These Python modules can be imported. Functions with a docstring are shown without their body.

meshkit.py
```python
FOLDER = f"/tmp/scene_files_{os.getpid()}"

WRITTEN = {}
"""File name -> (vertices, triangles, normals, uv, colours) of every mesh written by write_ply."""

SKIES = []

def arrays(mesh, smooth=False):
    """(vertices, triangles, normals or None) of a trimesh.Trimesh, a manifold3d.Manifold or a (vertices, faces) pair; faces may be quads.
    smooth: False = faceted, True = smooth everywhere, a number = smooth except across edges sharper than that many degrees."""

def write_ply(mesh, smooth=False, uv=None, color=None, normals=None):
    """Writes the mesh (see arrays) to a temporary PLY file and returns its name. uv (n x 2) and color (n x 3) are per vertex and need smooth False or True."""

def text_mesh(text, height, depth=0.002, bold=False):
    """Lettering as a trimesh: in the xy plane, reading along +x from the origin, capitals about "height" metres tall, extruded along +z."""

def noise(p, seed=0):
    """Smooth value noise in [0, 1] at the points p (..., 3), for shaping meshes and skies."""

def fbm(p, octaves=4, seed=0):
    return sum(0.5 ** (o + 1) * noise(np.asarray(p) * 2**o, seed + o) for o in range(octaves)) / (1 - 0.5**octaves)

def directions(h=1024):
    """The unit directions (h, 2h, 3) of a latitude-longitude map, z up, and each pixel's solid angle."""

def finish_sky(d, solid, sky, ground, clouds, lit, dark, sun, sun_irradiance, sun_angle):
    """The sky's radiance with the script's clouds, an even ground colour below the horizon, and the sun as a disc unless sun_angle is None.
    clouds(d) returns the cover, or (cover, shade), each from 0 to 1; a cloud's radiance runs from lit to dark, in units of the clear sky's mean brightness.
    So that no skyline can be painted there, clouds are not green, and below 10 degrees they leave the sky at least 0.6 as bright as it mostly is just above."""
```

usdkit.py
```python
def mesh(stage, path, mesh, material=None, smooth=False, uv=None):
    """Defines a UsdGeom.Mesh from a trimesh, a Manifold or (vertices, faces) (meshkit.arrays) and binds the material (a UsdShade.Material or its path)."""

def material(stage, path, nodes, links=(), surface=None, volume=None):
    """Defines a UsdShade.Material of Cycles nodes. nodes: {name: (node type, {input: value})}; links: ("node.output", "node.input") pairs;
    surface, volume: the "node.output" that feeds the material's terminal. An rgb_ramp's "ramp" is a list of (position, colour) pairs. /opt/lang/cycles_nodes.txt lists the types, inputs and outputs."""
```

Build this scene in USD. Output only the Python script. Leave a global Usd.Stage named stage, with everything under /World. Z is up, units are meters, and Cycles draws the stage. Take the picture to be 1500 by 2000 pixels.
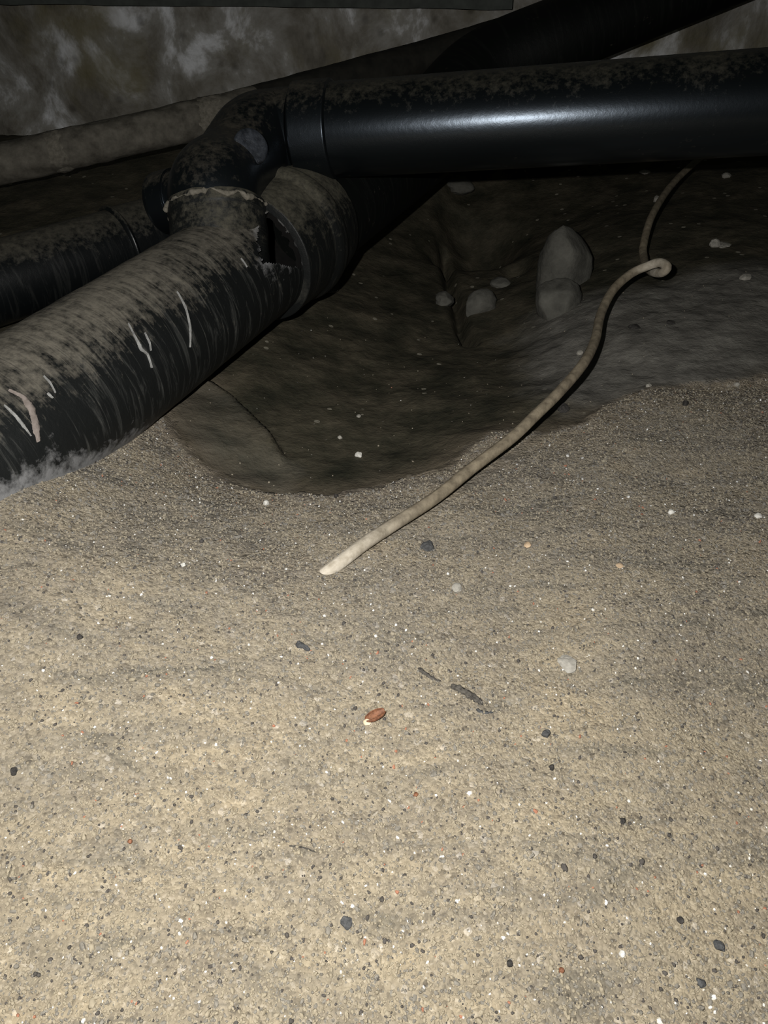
import math
import numpy as np, trimesh, usdkit, meshkit
from scipy.interpolate import RBFInterpolator
from scipy.spatial import cKDTree
import shapely
from pxr import Usd, UsdGeom, UsdLux, UsdShade, Gf, Sdf, Vt

stage = Usd.Stage.CreateInMemory()
UsdGeom.SetStageUpAxis(stage, "Z")
UsdGeom.SetStageMetersPerUnit(stage, 1.0)
world = UsdGeom.Xform.Define(stage, "/World")
stage.SetDefaultPrim(world.GetPrim())
UsdGeom.Scope.Define(stage, "/World/Looks")

# ------------------------------------------------------------------ camera
F, PITCH, H = 1387.0, math.radians(41.0), 0.345
CP, SP = math.cos(PITCH), math.sin(PITCH)
cam = UsdGeom.Camera.Define(stage, "/World/camera")
cam.AddTranslateOp().Set((0, 0, H))
cam.AddRotateXOp().Set(90 - math.degrees(PITCH))
cam.CreateHorizontalApertureAttr(36.0)
cam.CreateFocalLengthAttr(36.0 * F / 1500)
cam.CreateClippingRangeAttr((0.02, 50.0))
cam.CreateExposureAttr(0.0)

# ------------------------------------------------------------------ the phone's flash, the only light: just above and left of the lens
fl = UsdLux.DiskLight.Define(stage, "/World/phone_flash")
OFF = np.array([-0.036, 0.026])              # metres: right, up (in the phone's plane)
fl.AddTranslateOp().Set((float(OFF[0]), float(OFF[1] * SP), float(H + OFF[1] * CP)))
fl.AddRotateXOp().Set(90 - math.degrees(PITCH) - 12.0)
fl.CreateRadiusAttr(0.004)
fl.CreateIntensityAttr(24000.0)
fl.CreateColorAttr((1.0, 0.98, 0.94))

# a trace of light from the rest of the crawl space
dome = UsdLux.DomeLight.Define(stage, "/World/dim_air")
dome.CreateIntensityAttr(0.003)
dome.CreateColorAttr((0.8, 1.0, 0.85))

# ------------------------------------------------------------------ helpers
def ray(px, py):
    a, t = (px - 750) / F, (1000 - py) / F
    return np.array([a, CP + t * SP, -SP + t * CP])      # for one metre of depth along the lens axis

def at(px, py, zc):
    return np.array([0, 0, H]) + ray(px, py) * zc

def at_z(px, py, z=0.0):
    d = ray(px, py)
    return np.array([0, 0, H]) + d * ((z - H) / d[2])

def path_of(name, parent=None):
    base = (parent.GetPath().pathString if parent is not None else "/World") + "/" + name
    p, n = base, 0
    while stage.GetPrimAtPath(p):
        n += 1
        p = f"{base}_{n:03d}"
    return p

def tag(o, label=None, cat=None, group=None, kind=None):
    for k, v in (("label", label), ("category", cat), ("group", group), ("kind", kind)):
        if v:
            o.SetCustomDataByKey(k, v)
    return o

def thing(name, label, cat, loc=(0, 0, 0), group=None):
    x = UsdGeom.Xform.Define(stage, path_of(name))
    x.AddTranslateOp().Set(tuple(map(float, loc)))
    return tag(x.GetPrim(), label, cat, group)

def obj(name, mesh, mat, parent=None, smooth=False, uv=None, prim=None, loc=None):
    v, f, n = meshkit.arrays(mesh, smooth)
    off = np.zeros(3)
    if parent is not None:
        off = np.array(UsdGeom.Xformable(parent).ComputeLocalToWorldTransform(0).ExtractTranslation())
    if loc is not None:
        off = np.asarray(loc, float)
    v = v - off
    m = usdkit.mesh(stage, path_of(name, parent), (v, f), mat, False, uv)
    if n is not None:
        m.CreateNormalsAttr(Vt.Vec3fArray.FromNumpy(n.astype(np.float32)))
        m.SetNormalsInterpolation("vertex")
    if loc is not None:
        m.AddTranslateOp().Set(tuple(map(float, off)))
    for k, a in (prim or {}).items():
        UsdGeom.PrimvarsAPI(m).CreatePrimvar(k, Sdf.ValueTypeNames.FloatArray, "vertex").Set(Vt.FloatArray.FromNumpy(np.asarray(a, np.float32)))
    return m.GetPrim()

def fbm(p, scale, oct=3, seed=0):
    return meshkit.fbm(np.asarray(p) * scale + 100.0, oct, seed)

def sstep(x, a, b):
    t = np.clip((x - a) / (b - a), 0, 1)
    return t * t * (3 - 2 * t)

# ------------------------------------------------------------------ materials
L = "/World/Looks/"
def mat(name, nodes, links, surface="p.BSDF"):
    return usdkit.material(stage, L + name, nodes, links, surface=surface)

def ground_material():
    n = {
        "g": ("geometry", {}),
        "damp": ("attribute", {"attribute": "damp"}),
        "dust": ("attribute", {"attribute": "dust"}),
        # sand: single grains as cells of their own tone
        "cell": ("voronoi_texture", {"scale": 760.0, "randomness": 1.0}),
        "cell2": ("voronoi_texture", {"scale": 380.0, "randomness": 1.0}),
        "tone": ("separate_color", {"color_type": "rgb"}),
        "tone2": ("separate_color", {"color_type": "rgb"}),
        "ramp": ("rgb_ramp", {"ramp": [(0.0, (.13, .112, .084)), (.10, (.20, .174, .128)), (.35, (.25, .213, .152)), (.62, (.29, .248, .177)), (.88, (.335, .288, .208)), (1.0, (.42, .375, .295))]}),
        "ramp2": ("rgb_ramp", {"ramp": [(0.0, (.07, .06, .046)), (.10, (.17, .146, .11)), (.3, (.25, .214, .155)), (.8, (.29, .25, .18)), (.97, (.35, .305, .23)), (1.0, (.56, .52, .45))]}),
        "grains": ("mix_color", {"fac": .45}),
        "patch": ("noise_texture", {"scale": 14.0, "detail": 4.0, "roughness": .6}),
        "patch_r": ("rgb_ramp", {"ramp": [(.3, (.80, .79, .80)), (.5, (.96, .96, .96)), (.7, (1.06, 1.03, .98))]}),
        "sand1": ("mix_color", {"blend_type": "multiply", "fac": 1.0, "use_clamp": False}),
        # long streaks where water and feet moved the silt
        "map": ("mapping", {"scale": (14.0, 60.0, 30.0), "rotation": (0, 0, 0.22)}),
        "strk": ("noise_texture", {"scale": 1.0, "detail": 4.0, "roughness": .6, "distortion": .8}),
        "strk_r": ("rgb_ramp", {"ramp": [(.30, (.58, .60, .63)), (.44, (.86, .86, .88)), (.60, (1.06, 1.04, 1.01))]}),
        "sand2": ("mix_color", {"blend_type": "multiply", "fac": 1.0, "use_clamp": False}),
        "grey": ("mix_color", {"blend_type": "mix", "fac": 0.0}),
        "silt_falloff": ("attribute", {"attribute": "silt_falloff"}),  # silty grey plus flash falloff, put into the sand colour by distance
        "silt_falloff_c": ("mix_color", {"blend_type": "multiply", "fac": 0.0, "b": (.90, .925, 1.0)}),
        # damp clay of the hollow
        "cn": ("noise_texture", {"scale": 22.0, "detail": 6.0, "roughness": .68}),
        "clay": ("rgb_ramp", {"ramp": [(.28, (.020, .021, .014)), (.42, (.042, .039, .026)), (.55, (.068, .060, .041)), (.72, (.115, .098, .068))]}),
        "cv": ("voronoi_texture", {"scale": 95.0}),
        "cvt": ("separate_color", {}),
        "fleck": ("math", {"math_type": "greater_than", "value2": .955}),
        "fleck_d": ("math", {"math_type": "less_than", "value2": .28}),
        "fleckm": ("math", {"math_type": "multiply"}),
        "clay2": ("mix_color", {"b": (.26, .24, .19)}),
        "dn": ("noise_texture", {"scale": 40.0, "detail": 5.0, "roughness": .65}),
        "drycol": ("rgb_ramp", {"ramp": [(.3, (.095, .09, .08)), (.5, (.16, .152, .135)), (.7, (.23, .22, .195))]}),
        "clay3": ("mix_color", {}),
        "er": ("map_range", {"from_min": .0, "from_max": .035, "to_min": .75, "to_max": 0.0, "clamp": True}), "clay4": ("mix_color", {"b": (.125, .102, .074)}),
        # the ragged edge between them
        "en": ("noise_texture", {"scale": 55.0, "detail": 6.0, "roughness": .7}),
        "e1": ("math", {"math_type": "multiply_add", "value2": .030, "value3": -.015}),
        "e2": ("math", {"math_type": "add"}),
        "edge": ("map_range", {"from_min": -.004, "from_max": .004, "clamp": True}),
        "halo": ("map_range", {"from_min": -.05, "from_max": .004, "to_min": 0.0, "to_max": 1.0, "clamp": True}),
        "halo_c": ("mix_color", {"blend_type": "multiply", "b": (.90, .87, .85)}),
        "col": ("mix_color", {}),
        "h1": ("math", {"math_type": "multiply", "value2": -.00055}),
        "h2": ("math", {"math_type": "multiply_add", "value2": -.0008}),
        "hn": ("noise_texture", {"scale": 260.0, "detail": 3.0}),
        "h3": ("math", {"math_type": "multiply_add", "value2": .0014}),
        "hc": ("math", {"math_type": "multiply", "value2": .007}),
        "hmix": ("mix_float", {}),
        "b": ("bump", {"height": 1.0, "strength": .85, "distance": 1.0}),
        "rough": ("mix_float", {"a": .9, "b": .72}),
        "p": ("principled_bsdf", {"specular_ior_level": .25}),
    }
    l = [(f"g.position", f"{k}.vector") for k in ("cell", "cell2", "patch", "map", "cn", "cv", "dn", "en", "hn")]
    l += [("cell.color", "tone.color"), ("tone.r", "ramp.fac"), ("cell2.color", "tone2.color"), ("tone2.g", "ramp2.fac"),
          ("ramp.color", "grains.a"), ("ramp2.color", "grains.b"), ("patch.fac", "patch_r.fac"), ("grains.result", "sand1.a"), ("patch_r.color", "sand1.b"),
          ("map.vector", "strk.vector"), ("strk.fac", "strk_r.fac"), ("sand1.result", "sand2.a"), ("strk_r.color", "sand2.b"),
          ("sand2.result", "silt_falloff_c.a"), ("silt_falloff.fac", "silt_falloff_c.fac"),
          ("cn.fac", "clay.fac"), ("cv.color", "cvt.color"), ("cvt.r", "fleck.value1"), ("cv.distance", "fleck_d.value1"), ("fleck.value", "fleckm.value1"), ("fleck_d.value", "fleckm.value2"),
          ("clay.color", "clay2.a"), ("fleckm.value", "clay2.fac"), ("dn.fac", "drycol.fac"), ("clay2.result", "clay4.a"), ("e2.value", "er.value"), ("er.result", "clay4.fac"), ("clay4.result", "clay3.a"), ("drycol.color", "clay3.b"), ("dust.fac", "clay3.fac"),
          ("en.fac", "e1.value1"), ("damp.fac", "e2.value1"), ("e1.value", "e2.value2"), ("e2.value", "edge.value"), ("e2.value", "halo.value"),
          ("silt_falloff_c.result", "halo_c.a"), ("halo.result", "halo_c.fac"), ("halo_c.result", "col.a"), ("clay3.result", "col.b"), ("edge.result", "col.fac"),
          ("cell.distance", "h1.value1"), ("cell2.distance", "h2.value1"), ("h1.value", "h2.value3"), ("hn.fac", "h3.value1"), ("h2.value", "h3.value3"),
          ("cn.fac", "hc.value1"), ("h3.value", "hmix.a"), ("hc.value", "hmix.b"), ("edge.result", "hmix.fac"), ("hmix.result", "b.height"),
          ("edge.result", "rough.fac"), ("rough.result", "p.roughness"), ("b.normal", "p.normal"), ("col.result", "p.base_color")]
    del n["grey"]
    return mat("ground", n, l)

def pipe_material(name, base=(.011, .012, .012), rough=.34, dust=(.23, .205, .165), amount=.5, nz=(.25, .95), streak=0.0, streak_col=(.20, .20, .18), crust=False, grain=160.0, spec=.5, bumpy=.0009, fibre=0.0, tint=(1, 1, 1)):
    n = {
        "g": ("geometry", {}), "uv": ("uvmap", {"attribute": "st"}), "nx": ("separate_xyz", {}),
        "up": ("map_range", {"from_min": nz[0], "from_max": nz[1], "clamp": True}),
        "n1": ("noise_texture", {"scale": grain, "detail": 5.0, "roughness": .7}),
        "n2": ("noise_texture", {"scale": 26.0, "detail": 4.0, "roughness": .6}),
        "nm": ("math", {"math_type": "multiply_add", "value2": .9, "value3": -.45}), "crk": ("math", {"math_type": "add"}), "nmc": ("math", {"math_type": "multiply_add", "value2": 1.3, "value3": -.65}),
        "nm2": ("math", {"math_type": "multiply_add", "value2": .55, "value3": -.275}),
        "s1": ("math", {"math_type": "add"}), "s2": ("math", {"math_type": "add"}),
        "up1": ("math", {"math_type": "multiply", "value2": amount}),
        "d": ("map_range", {"from_min": .16, "from_max": .62, "clamp": True}),
        # dirt dragged round the pipe
        "m": ("mapping", {"scale": (13.0, 150.0, 1.0), "rotation": (0, 0, .06)}),
        "st": ("noise_texture", {"scale": 1.0, "detail": 5.0, "roughness": .72, "distortion": 1.0}),
        "str": ("map_range", {"from_min": .52, "from_max": .74, "to_max": streak, "clamp": True}),
        "c1": ("mix_color", {"a": base, "b": streak_col}),
        "c2": ("mix_color", {"b": dust}),
        "cr": ("attribute", {"attribute": "crust"}),
        "crn": ("math", {"math_type": "add"}),
        "crr": ("map_range", {"from_min": .40, "from_max": .72, "to_max": .62, "clamp": True}),
        "c3": ("mix_color", {"b": (.30, .30, .305)}),
        "dm": ("math", {"math_type": "maximum"}),
        "r": ("mix_float", {"a": rough, "b": .92}),
        "sp": ("mix_float", {"a": spec, "b": .1}),
        "bh": ("math", {"math_type": "multiply", "value2": bumpy}),
        "fb": ("math", {"math_type": "multiply_add", "value2": fibre, "value3": -.5 * fibre}), "s3": ("math", {"math_type": "add"}),
        "b": ("bump", {"height": 1.0, "strength": .6, "distance": 1.0}),
        "p": ("principled_bsdf", {"specular_tint": tint}),
    }
    l = [("g.normal", "nx.vector"), ("nx.z", "up.value"), ("g.position", "n1.vector"), ("g.position", "n2.vector"), ("n1.fac", "nm.value1"), ("n2.fac", "nm2.value1"),
         ("up.result", "up1.value1"), ("up1.value", "s1.value1"), ("nm.value", "s1.value2"), ("s1.value", "s2.value1"), ("nm2.value", "s2.value2"), ("s2.value", "s3.value1"), ("st.fac", "fb.value1"), ("fb.value", "s3.value2"), ("s3.value", "d.value"),
         ("uv.UV", "m.vector"), ("m.vector", "st.vector"), ("st.fac", "str.value"), ("str.result", "c1.fac"), ("c1.result", "c2.a"), ("d.result", "c2.fac"),
         ("d.result", "dm.value1"), ("str.result", "dm.value2"), ("dm.value", "r.fac"), ("dm.value", "sp.fac"), ("r.result", "p.roughness"), ("sp.result", "p.specular_ior_level"),
         ("n1.fac", "bh.value1"), ("bh.value", "b.height"), ("b.normal", "p.normal")]
    if crust:
        l += [("cr.fac", "crn.value1"), ("n2.fac", "nmc.value1"), ("nmc.value", "crk.value1"), ("nm.value", "crk.value2"), ("crk.value", "crn.value2"), ("crn.value", "crr.value"), ("crr.result", "c3.fac"), ("c2.result", "c3.a"), ("c3.result", "p.base_color")]
    else:
        l += [("c2.result", "p.base_color")]
        for k in ("cr", "crn", "crr", "c3", "nmc", "crk"):
            del n[k]
    return mat(name, n, l)

def stone_material(name, c0, c1, scale=90.0, rough=.85, bump=.001, spec=.3):
    n = {"g": ("geometry", {}), "n": ("noise_texture", {"scale": scale, "detail": 5.0, "roughness": .65}),
         "r": ("rgb_ramp", {"ramp": [(.32, c0), (.68, c1)]}), "h": ("math", {"math_type": "multiply", "value2": bump}),
         "b": ("bump", {"height": 1.0, "strength": .8, "distance": 1.0}), "p": ("principled_bsdf", {"roughness": rough, "specular_ior_level": spec})}
    return mat(name, n, [("g.position", "n.vector"), ("n.fac", "r.fac"), ("n.fac", "h.value1"), ("h.value", "b.height"), ("b.normal", "p.normal"), ("r.color", "p.base_color")])

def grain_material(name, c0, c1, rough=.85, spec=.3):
    """Grains darken further in like the ground: silty grey and flash falloff in colour."""
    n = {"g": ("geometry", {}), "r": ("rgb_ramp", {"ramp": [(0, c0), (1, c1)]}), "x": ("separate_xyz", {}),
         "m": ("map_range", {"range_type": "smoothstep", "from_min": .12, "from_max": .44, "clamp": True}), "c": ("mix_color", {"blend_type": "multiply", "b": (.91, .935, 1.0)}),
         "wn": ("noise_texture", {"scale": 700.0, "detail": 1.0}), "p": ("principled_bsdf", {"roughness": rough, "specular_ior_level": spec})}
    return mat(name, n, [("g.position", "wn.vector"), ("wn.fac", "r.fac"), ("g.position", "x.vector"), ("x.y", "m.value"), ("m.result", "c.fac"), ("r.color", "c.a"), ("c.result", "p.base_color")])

def cable_material():
    n = {"g": ("geometry", {}), "n": ("noise_texture", {"scale": 110.0, "detail": 5.0, "roughness": .65}), "a": ("attribute", {"attribute": "clean"}),
         "r": ("rgb_ramp", {"ramp": [(.32, (.13, .107, .075)), (.68, (.31, .26, .185))]}), "r2": ("rgb_ramp", {"ramp": [(.3, (.50, .44, .34)), (.6, (.80, .74, .64))]}),
         "c": ("mix_color", {}), "h": ("math", {"math_type": "multiply", "value2": .0008}),
         "b": ("bump", {"height": 1.0, "strength": .8, "distance": 1.0}), "p": ("principled_bsdf", {"roughness": .7, "specular_ior_level": .3})}
    return mat("dirty_cable", n, [("g.position", "n.vector"), ("n.fac", "r.fac"), ("n.fac", "r2.fac"), ("r.color", "c.a"), ("r2.color", "c.b"), ("a.fac", "c.fac"), ("n.fac", "h.value1"), ("h.value", "b.height"), ("b.normal", "p.normal"), ("c.result", "p.base_color")])

def wall_material():
    n = {"g": ("geometry", {}),
         "m": ("mapping", {"scale": (1.0, 1.0, .8), "rotation": (0, .5, 0)}),
         "n1": ("noise_texture", {"scale": 11.0, "detail": 6.0, "roughness": .62, "distortion": .35}),
         "r1": ("rgb_ramp", {"ramp": [(.30, (.08, .073, .057)), (.44, (.21, .195, .165)), (.54, (.34, .33, .305)), (.63, (.80, .81, .83))]}),
         "n2": ("noise_texture", {"scale": 7.0, "detail": 5.0, "roughness": .6}),
         "r2": ("map_range", {"from_min": .52, "from_max": .68, "to_max": .65, "clamp": True}),
         "c1": ("mix_color", {"b": (.185, .16, .075)}),
         "v": ("voronoi_texture", {"scale": 34.0}), "vd": ("map_range", {"from_min": .12, "from_max": .3, "to_min": .45, "to_max": 0.0, "clamp": True}),
         "vt": ("separate_color", {}), "vg": ("math", {"math_type": "greater_than", "value2": .6}), "vm": ("math", {"math_type": "multiply"}),
         "c2": ("mix_color", {"b": (.05, .045, .035)}),
         "n3": ("noise_texture", {"scale": 130.0, "detail": 4.0}), "h": ("math", {"math_type": "multiply", "value2": .003}),
         "b": ("bump", {"height": 1.0, "strength": .7, "distance": 1.0}),
         "p": ("principled_bsdf", {"roughness": .92, "specular_ior_level": .2})}
    return mat("old_render", n, [("g.position", "m.vector"), ("m.vector", "n1.vector"), ("n1.fac", "r1.fac"), ("g.position", "n2.vector"), ("n2.fac", "r2.value"), ("r1.color", "c1.a"), ("r2.result", "c1.fac"),
        ("g.position", "v.vector"), ("v.distance", "vd.value"), ("v.color", "vt.color"), ("vt.r", "vg.value1"), ("vd.result", "vm.value1"), ("vg.value", "vm.value2"), ("c1.result", "c2.a"), ("vm.value", "c2.fac"),
        ("g.position", "n3.vector"), ("n3.fac", "h.value1"), ("h.value", "b.height"), ("b.normal", "p.normal"), ("c2.result", "p.base_color")])

M = {
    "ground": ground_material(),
    "wall": wall_material(),
    "main": pipe_material("dusty_black_pipe", amount=.56, nz=(.42, 1.05), streak=.48, streak_col=(.125, .127, .118), crust=True, rough=.5, spec=.25, dust=(.165, .15, .122), base=(.008, .009, .009), fibre=.9),
    "main_far": pipe_material("black_pipe_far", base=(.004, .005, .0045), amount=.0, nz=(.5, 1.0), streak=.05, rough=.6, spec=.15),
    "hub": pipe_material("dusty_hub", amount=.5, nz=(.1, .95), streak=.4, streak_col=(.09, .086, .07), rough=.5, spec=.3, dust=(.13, .12, .09), base=(.008, .009, .009)),
    "branch": pipe_material("glossy_black_pipe", amount=.34, nz=(.35, 1.0), streak=.0, rough=.28, dust=(.075, .068, .048), spec=.75, base=(.004, .005, .0055), bumpy=.00022, tint=(.72, .84, 1.0)),
    "elbow": pipe_material("smeared_black_elbow", amount=.34, nz=(.35, 1.0), streak=.0, rough=.34, dust=(.085, .074, .054), spec=.75, base=(.004, .005, .0055), bumpy=.0003, tint=(.72, .84, 1.0)),
    "side": pipe_material("side_black_pipe", amount=.40, nz=(.3, 1.0), streak=.3, streak_col=(.05, .05, .045), rough=.34, dust=(.085, .078, .06), base=(.004, .005, .0055), bumpy=.0004),
    "wallpipe": stone_material("grimy_pipe", (.065, .059, .047), (.175, .16, .132), 60.0),
    "wallpipe_dark": stone_material("dark_pipe", (.012, .012, .010), (.030, .028, .022), 60.0),  # far length of the wall pipe, much darker than the near one
    "cable": cable_material(),
    "ledge": stone_material("dark_ledge", (.05, .055, .05), (.09, .10, .09), 40.0),
    "inside": stone_material("pipe_inside", (.004, .004, .004), (.010, .009, .008), 80.0),
    "rim_dust": stone_material("rim_dust", (.10, .092, .072), (.22, .2, .165), 200.0),
    "boss": stone_material("boss_highlight", (.010, .012, .016), (.05, .056, .068), 150.0, .34, .0012, .8),  # lighter grey-blue than the elbow: the flash highlight painted in
    "drip": stone_material("dried_paint", (.15, .125, .11), (.25, .215, .195), 200.0),
    "drip_white": stone_material("dried_white_paint", (.15, .15, .145), (.32, .32, .31), 200.0),
    "grey_stone": stone_material("grey_stone", (.06, .058, .05), (.14, .136, .118), 38.0, .9, .004),
    "dark_bit": stone_material("dark_bit", (.018, .017, .016), (.06, .055, .05), 400.0),
    "char": stone_material("soot_grey_bit", (.035, .036, .037), (.095, .096, .096), 500.0),
    "white_bit": stone_material("pale_bit", (.46, .45, .41), (.72, .70, .65), 300.0, .5, .0003, .5),
    "pale_grey": stone_material("pale_grey_bit", (.25, .236, .205), (.39, .368, .325), 300.0),
    "bark": stone_material("twig_bark", (.03, .027, .024), (.11, .10, .085), 500.0),
    "chip": stone_material("brown_chip", (.07, .028, .015), (.26, .115, .06), 350.0, .6),
    "chip_pale": stone_material("pale_chip", (.55, .42, .28), (.8, .68, .5), 300.0, .6),
    "tan_bit": stone_material("tan_bit", (.42, .30, .19), (.6, .45, .3), 300.0),
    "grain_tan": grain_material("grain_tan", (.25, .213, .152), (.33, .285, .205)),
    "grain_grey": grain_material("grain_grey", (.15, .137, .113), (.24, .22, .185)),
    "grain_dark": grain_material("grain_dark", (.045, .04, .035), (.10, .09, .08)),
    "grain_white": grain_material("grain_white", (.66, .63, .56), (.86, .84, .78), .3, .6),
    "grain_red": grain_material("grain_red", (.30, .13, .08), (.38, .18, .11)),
}

# ------------------------------------------------------------------ the ground
A1, A2, A3 = at(0, 858, .487), at(440, 549, .681), at(700, 366, .887)      # the axis of the big pipe
ADIR = (A3 - A1) / np.linalg.norm(A3 - A1)
CTRL = [(0, 1990, .012), (750, 1990, 0), (1500, 1990, 0), (0, 1700, .018), (1500, 1700, .002), (0, 1500, .028), (400, 1500, .008), (750, 1500, 0), (1100, 1550, .004), (1500, 1500, .0),
        (0, 1250, .046), (350, 1250, .020), (750, 1200, .004), (1100, 1200, .003), (1500, 1200, .008),
        (0, 1060, .058), (0, 968, .064), (110, 920, .050), (220, 860, .032), (310, 800, .014), (375, 748, .0), (200, 1000, .036), (400, 1040, .016), (600, 1040, .004), (900, 1020, .002), (1250, 980, .004), (1500, 900, .010),
        (340, 840, .006), (420, 920, .0), (530, 972, -.004), (660, 980, -.006), (760, 952, -.006), (870, 925, -.006), (960, 855, -.004), (1060, 855, -.004), (1140, 838, -.002), (1270, 760, .004), (1450, 742, .006),
        (430, 820, -.006), (500, 880, -.012), (560, 800, -.032), (640, 890, -.022), (750, 880, -.026), (850, 840, -.03), (700, 740, -.052), (850, 680, -.068), (930, 780, -.036), (900, 590, -.082), (500, 650, -.016), (600, 560, -.034), (700, 520, -.052), (800, 450, -.062),
        (950, 500, -.090), (1000, 680, -.062), (1060, 740, -.034), (1110, 660, -.022), (1160, 600, -.010), (1250, 660, .0), (1330, 600, .004), (1350, 480, .0), (1200, 450, -.01), (1300, 350, -.004), (1450, 450, .010), (1480, 330, .010),
        (1050, 390, -.05), (900, 390, -.06), (1000, 345, -.03)]
pts, zs = [], []
for px, py, z in CTRL:
    pts.append(at_z(px, py, z)[:2]); zs.append(z)
for x, y, z in [(-1.2, -.2, .02), (0, -.25, .0), (1.2, -.2, .0), (-1.2, .4, .05), (-.8, .3, .05), (-.45, .45, .055), (-.42, .62, .02), (-.5, .85, .012), (-.9, .9, .02), (-.35, 1.0, .012), (-.6, 1.3, .03), (-1.2, 1.35, 0), (-.25, 1.3, .035), (.1, 1.32, -.01), (.5, 1.34, .0), (1.2, 1.35, .03), (1.2, .7, .02), (.9, .3, .01), (-.2, .85, -.02)]:
    pts.append((x, y)); zs.append(z)
terrain = RBFInterpolator(np.array(pts), np.array(zs), kernel="linear", smoothing=.004, neighbors=24)

def stops(a, b, fine, lo, hi, coarse):
    out, x = [lo], lo
    while x < hi:
        x += fine if a <= x < b else coarse
        out.append(min(x, hi))
    return np.array(out)
XS = stops(-.72, .72, .0032, -1.3, 1.3, .02)
YS = stops(.08, 1.0, .0028, -.25, 1.40, .008)
GX, GY = np.meshgrid(XS, YS)
# smooth interpolation on a coarse grid first
from scipy.interpolate import RectBivariateSpline
cx, cy = np.linspace(-1.35, 1.35, 110), np.linspace(-.3, 1.45, 90)
CGX, CGY = np.meshgrid(cx, cy, indexing="ij")
CZ = terrain(np.c_[CGX.ravel(), CGY.ravel()]).reshape(CGX.shape)
spl = RectBivariateSpline(cx, cy, CZ, s=0)

def base_z(x, y):
    return spl.ev(x, y)

def on_base(px, py):
    z = 0.0
    for _ in range(12):
        p = at_z(px, py, z)
        z = .5 * z + .5 * float(base_z(p[0], p[1]))
    return np.array([p[0], p[1], z])

RIM = [(370, 748), (322, 800), (340, 855), (400, 912), (455, 945), (530, 968), (600, 972), (660, 975), (720, 962), (760, 946), (830, 933), (868, 925), (905, 885), (960, 850), (1010, 842), (1060, 850), (1140, 832), (1165, 803), (1190, 786), (1230, 766), (1280, 757), (1340, 752), (1420, 745), (1500, 735)]
rim = [tuple(on_base(*p)[:2]) for p in RIM]
alongA = [tuple((A1 + ADIR * t)[:2]) for t in (-.6, -.3, 0, .12, .22)]
DAMP = shapely.Polygon(rim + [(1.0, .80), (1.5, 1.6), (-1.5, 1.6), (-1.5, -.1)] + alongA).buffer(0)
DUST = shapely.Polygon([tuple(on_base(*p)[:2]) for p in [(1040, 740), (1010, 660), (1060, 615), (1150, 585), (1240, 560), (1330, 540), (1500, 520)]] + [(1.2, .8), (1.2, .6)] + [tuple(on_base(*p)[:2]) for p in [(1500, 745), (1280, 770), (1170, 795), (1100, 790)]]).buffer(0)
CRACK = shapely.LineString([tuple(on_base(*p)[:2]) for p in [(368, 742), (420, 755), (455, 780), (490, 815), (528, 852), (548, 880), (562, 908)]])

CREV = shapely.LineString([tuple(on_base(*p)[:2]) for p in [(868, 470), (876, 540), (892, 590), (900, 630), (918, 668)]])

def signed(poly, x, y):
    p = shapely.points(x, y)
    d = shapely.distance(p, poly.boundary)
    return np.where(shapely.contains_xy(poly, x, y), d, -d)

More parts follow.
